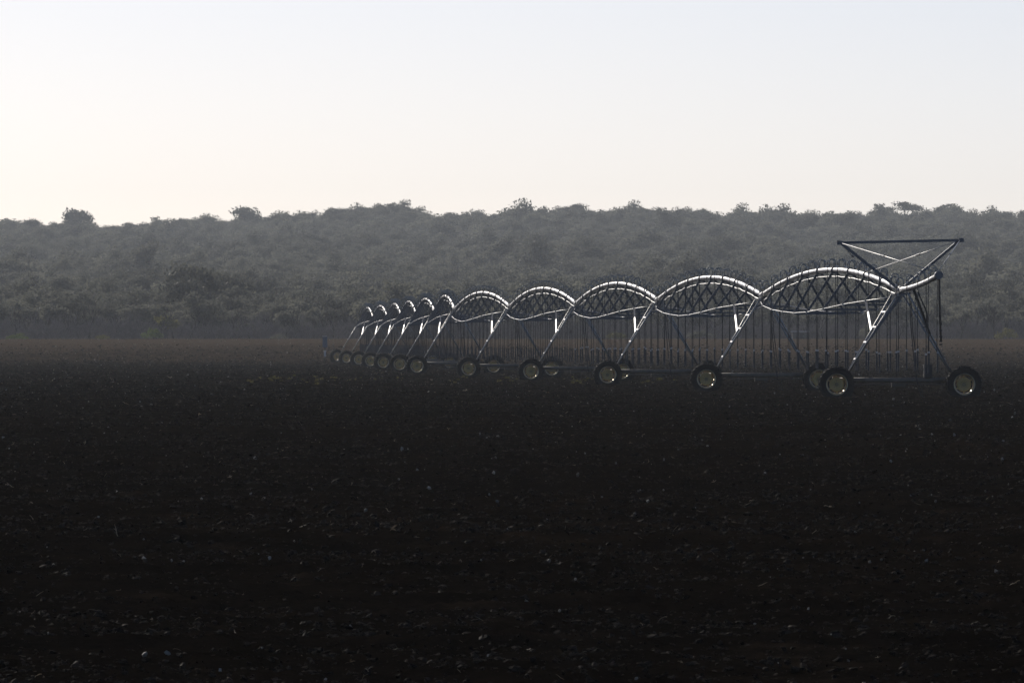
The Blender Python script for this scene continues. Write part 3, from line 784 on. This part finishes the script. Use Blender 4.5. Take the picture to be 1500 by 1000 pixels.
scatter('hillside_wood', [joined(p) for p in LEAFY], np.stack([far[:, 0], far[:, 1], fz], -1), np.stack([np.zeros(n), np.zeros(n), rng.random(n) * 6.28], -1),
        np.stack([sc, sc, sc * rng.uniform(.7, 1.1, n)], -1), 'grey-green wood covering the hill up to the skyline', 'woodland')

# leafless trees and brush along the far edge of the field
px = -60.0; nb = 0
while px < 1560:
    D = random.uniform(1512, 1548); x = px_to_x(px, D)
    put_tree('bare_tree', BARE[nb % 5], x, D, random.uniform(.75, 1.15), 'leafless grey tree in the row along the far field edge', 'leafless trees along the field edge', squash=random.uniform(.85, 1.15))
    px += random.uniform(11, 24); nb += 1
D = 1509.0
put_tree('bare_tree', BARE[2], px_to_x(1458, D), D, 1.25, 'larger leafless tree at the right edge of the picture behind the field', 'leafless trees along the field edge')
n = 1500
bx_ = rng.uniform(-100, 100, n); by_ = rng.uniform(1509, 1575, n)
bs = rng.uniform(.7, 1.45, n)
scatter('bare_brush', SHRUB, np.stack([bx_, by_, ground_z(bx_, by_) - .05], -1), np.stack([np.zeros(n), np.zeros(n), rng.random(n) * 6.28], -1),
        np.stack([bs, bs, bs * rng.uniform(.8, 1.3, n)], -1), 'leafless purple-grey brush filling the far field edge', 'brush')

yt = leafy(21, LEAF_YELLOW, 1.3, .8, (3, 3, 3), .8, 40)
D = 1519.0; put_tree('yellowing_tree', yt, px_to_x(229, D), D, 30 / F * D / norm_size(yt)[0], 'small yellowish tree just behind the bright green bush', 'bushes along the field edge', squash=1.0)
# green bushes at the field edge: photo x, base y, width px, height px
def bush_mesh(seed, mat):
    r = np.random.default_rng(seed); cs = []; rad = []
    for q in range(16):
        a = r.random() * 6.28; e = r.random() ** .6
        cs.append((math.cos(a) * .75 * e, math.sin(a) * .75 * e, .25 + .55 * (1 - e * e) * r.uniform(.6, 1.1))); rad.append(r.uniform(.25, .42))
    segs, _ = branch_tree(seed, .3, .9, 1, [6, 0], r0=.04)
    return tube_mesh('stem', segs, BARK), leaf_mesh('foliage', cs, rad, 60, .075, mat, seed, .8)
for (px, D, wpx, hpx, lift, mat, lab) in [
        (224, 1497, 38, 18, 0, LEAF_BRIGHT, 'bright green rounded bush at the field edge on the left'),
        (28, 1498, 42, 9, 0, LEAF_BRIGHT, 'low olive bush at the far left of the field edge'),
        (150, 1499, 26, 8, 0, LEAF_YELLOW, 'small low bush left of the bright green bush'),
        (903, 1499, 34, 13, 0, LEAF_YELLOW, 'yellowish bush at the field edge behind the third and fourth spans'),
        (1028, 1500, 50, 14, 0, LEAF, 'wide dull bush at the field edge behind the second span'),
        (1272, 1499, 34, 20, 0, LEAF, 'olive bush at the field edge behind the leg of the nearest tower'),
        (1476, 1498, 40, 16, 0, LEAF_YELLOW, 'yellow-green bush at the field edge at the far right'),
        (408, 1500, 30, 8, 0, LEAF, 'low dull bush at the field edge left of the machine')]:
    x = px_to_x(px, D); root = empty('bush', (x, D, float(ground_z(x, D)) - .05), random.random() * 6)
    k = D / F; root.scale = (wpx * k / 2, wpx * k / 2, hpx * k / .95)
    a, b = bush_mesh(int(px), mat); link('stem', a, root); link('foliage', b, root)
    tag(root, lab, 'bush', 'bushes along the field edge')

# ------------------------------------------------------------------ the hazy air
hz = bpy.data.materials.new('hazy_air'); hz.use_nodes = True
nt = hz.node_tree; nt.nodes.clear()
out = nt.nodes.new('ShaderNodeOutputMaterial'); pv = nt.nodes.new('ShaderNodeVolumePrincipled')
pv.inputs['Color'].default_value = (.87, .935, 1.0, 1); pv.inputs['Density'].default_value = 6.6e-5; pv.inputs['Anisotropy'].default_value = 0.35
nt.links.new(pv.outputs[0], out.inputs['Volume'])
hm = MB().box((0, 3000, 41.0), (3100, 6700, 90)).mesh('haze', hz)
h = link('haze', hm); tag(h, 'thin pale haze over the whole field and hill', 'haze', kind='stuff')
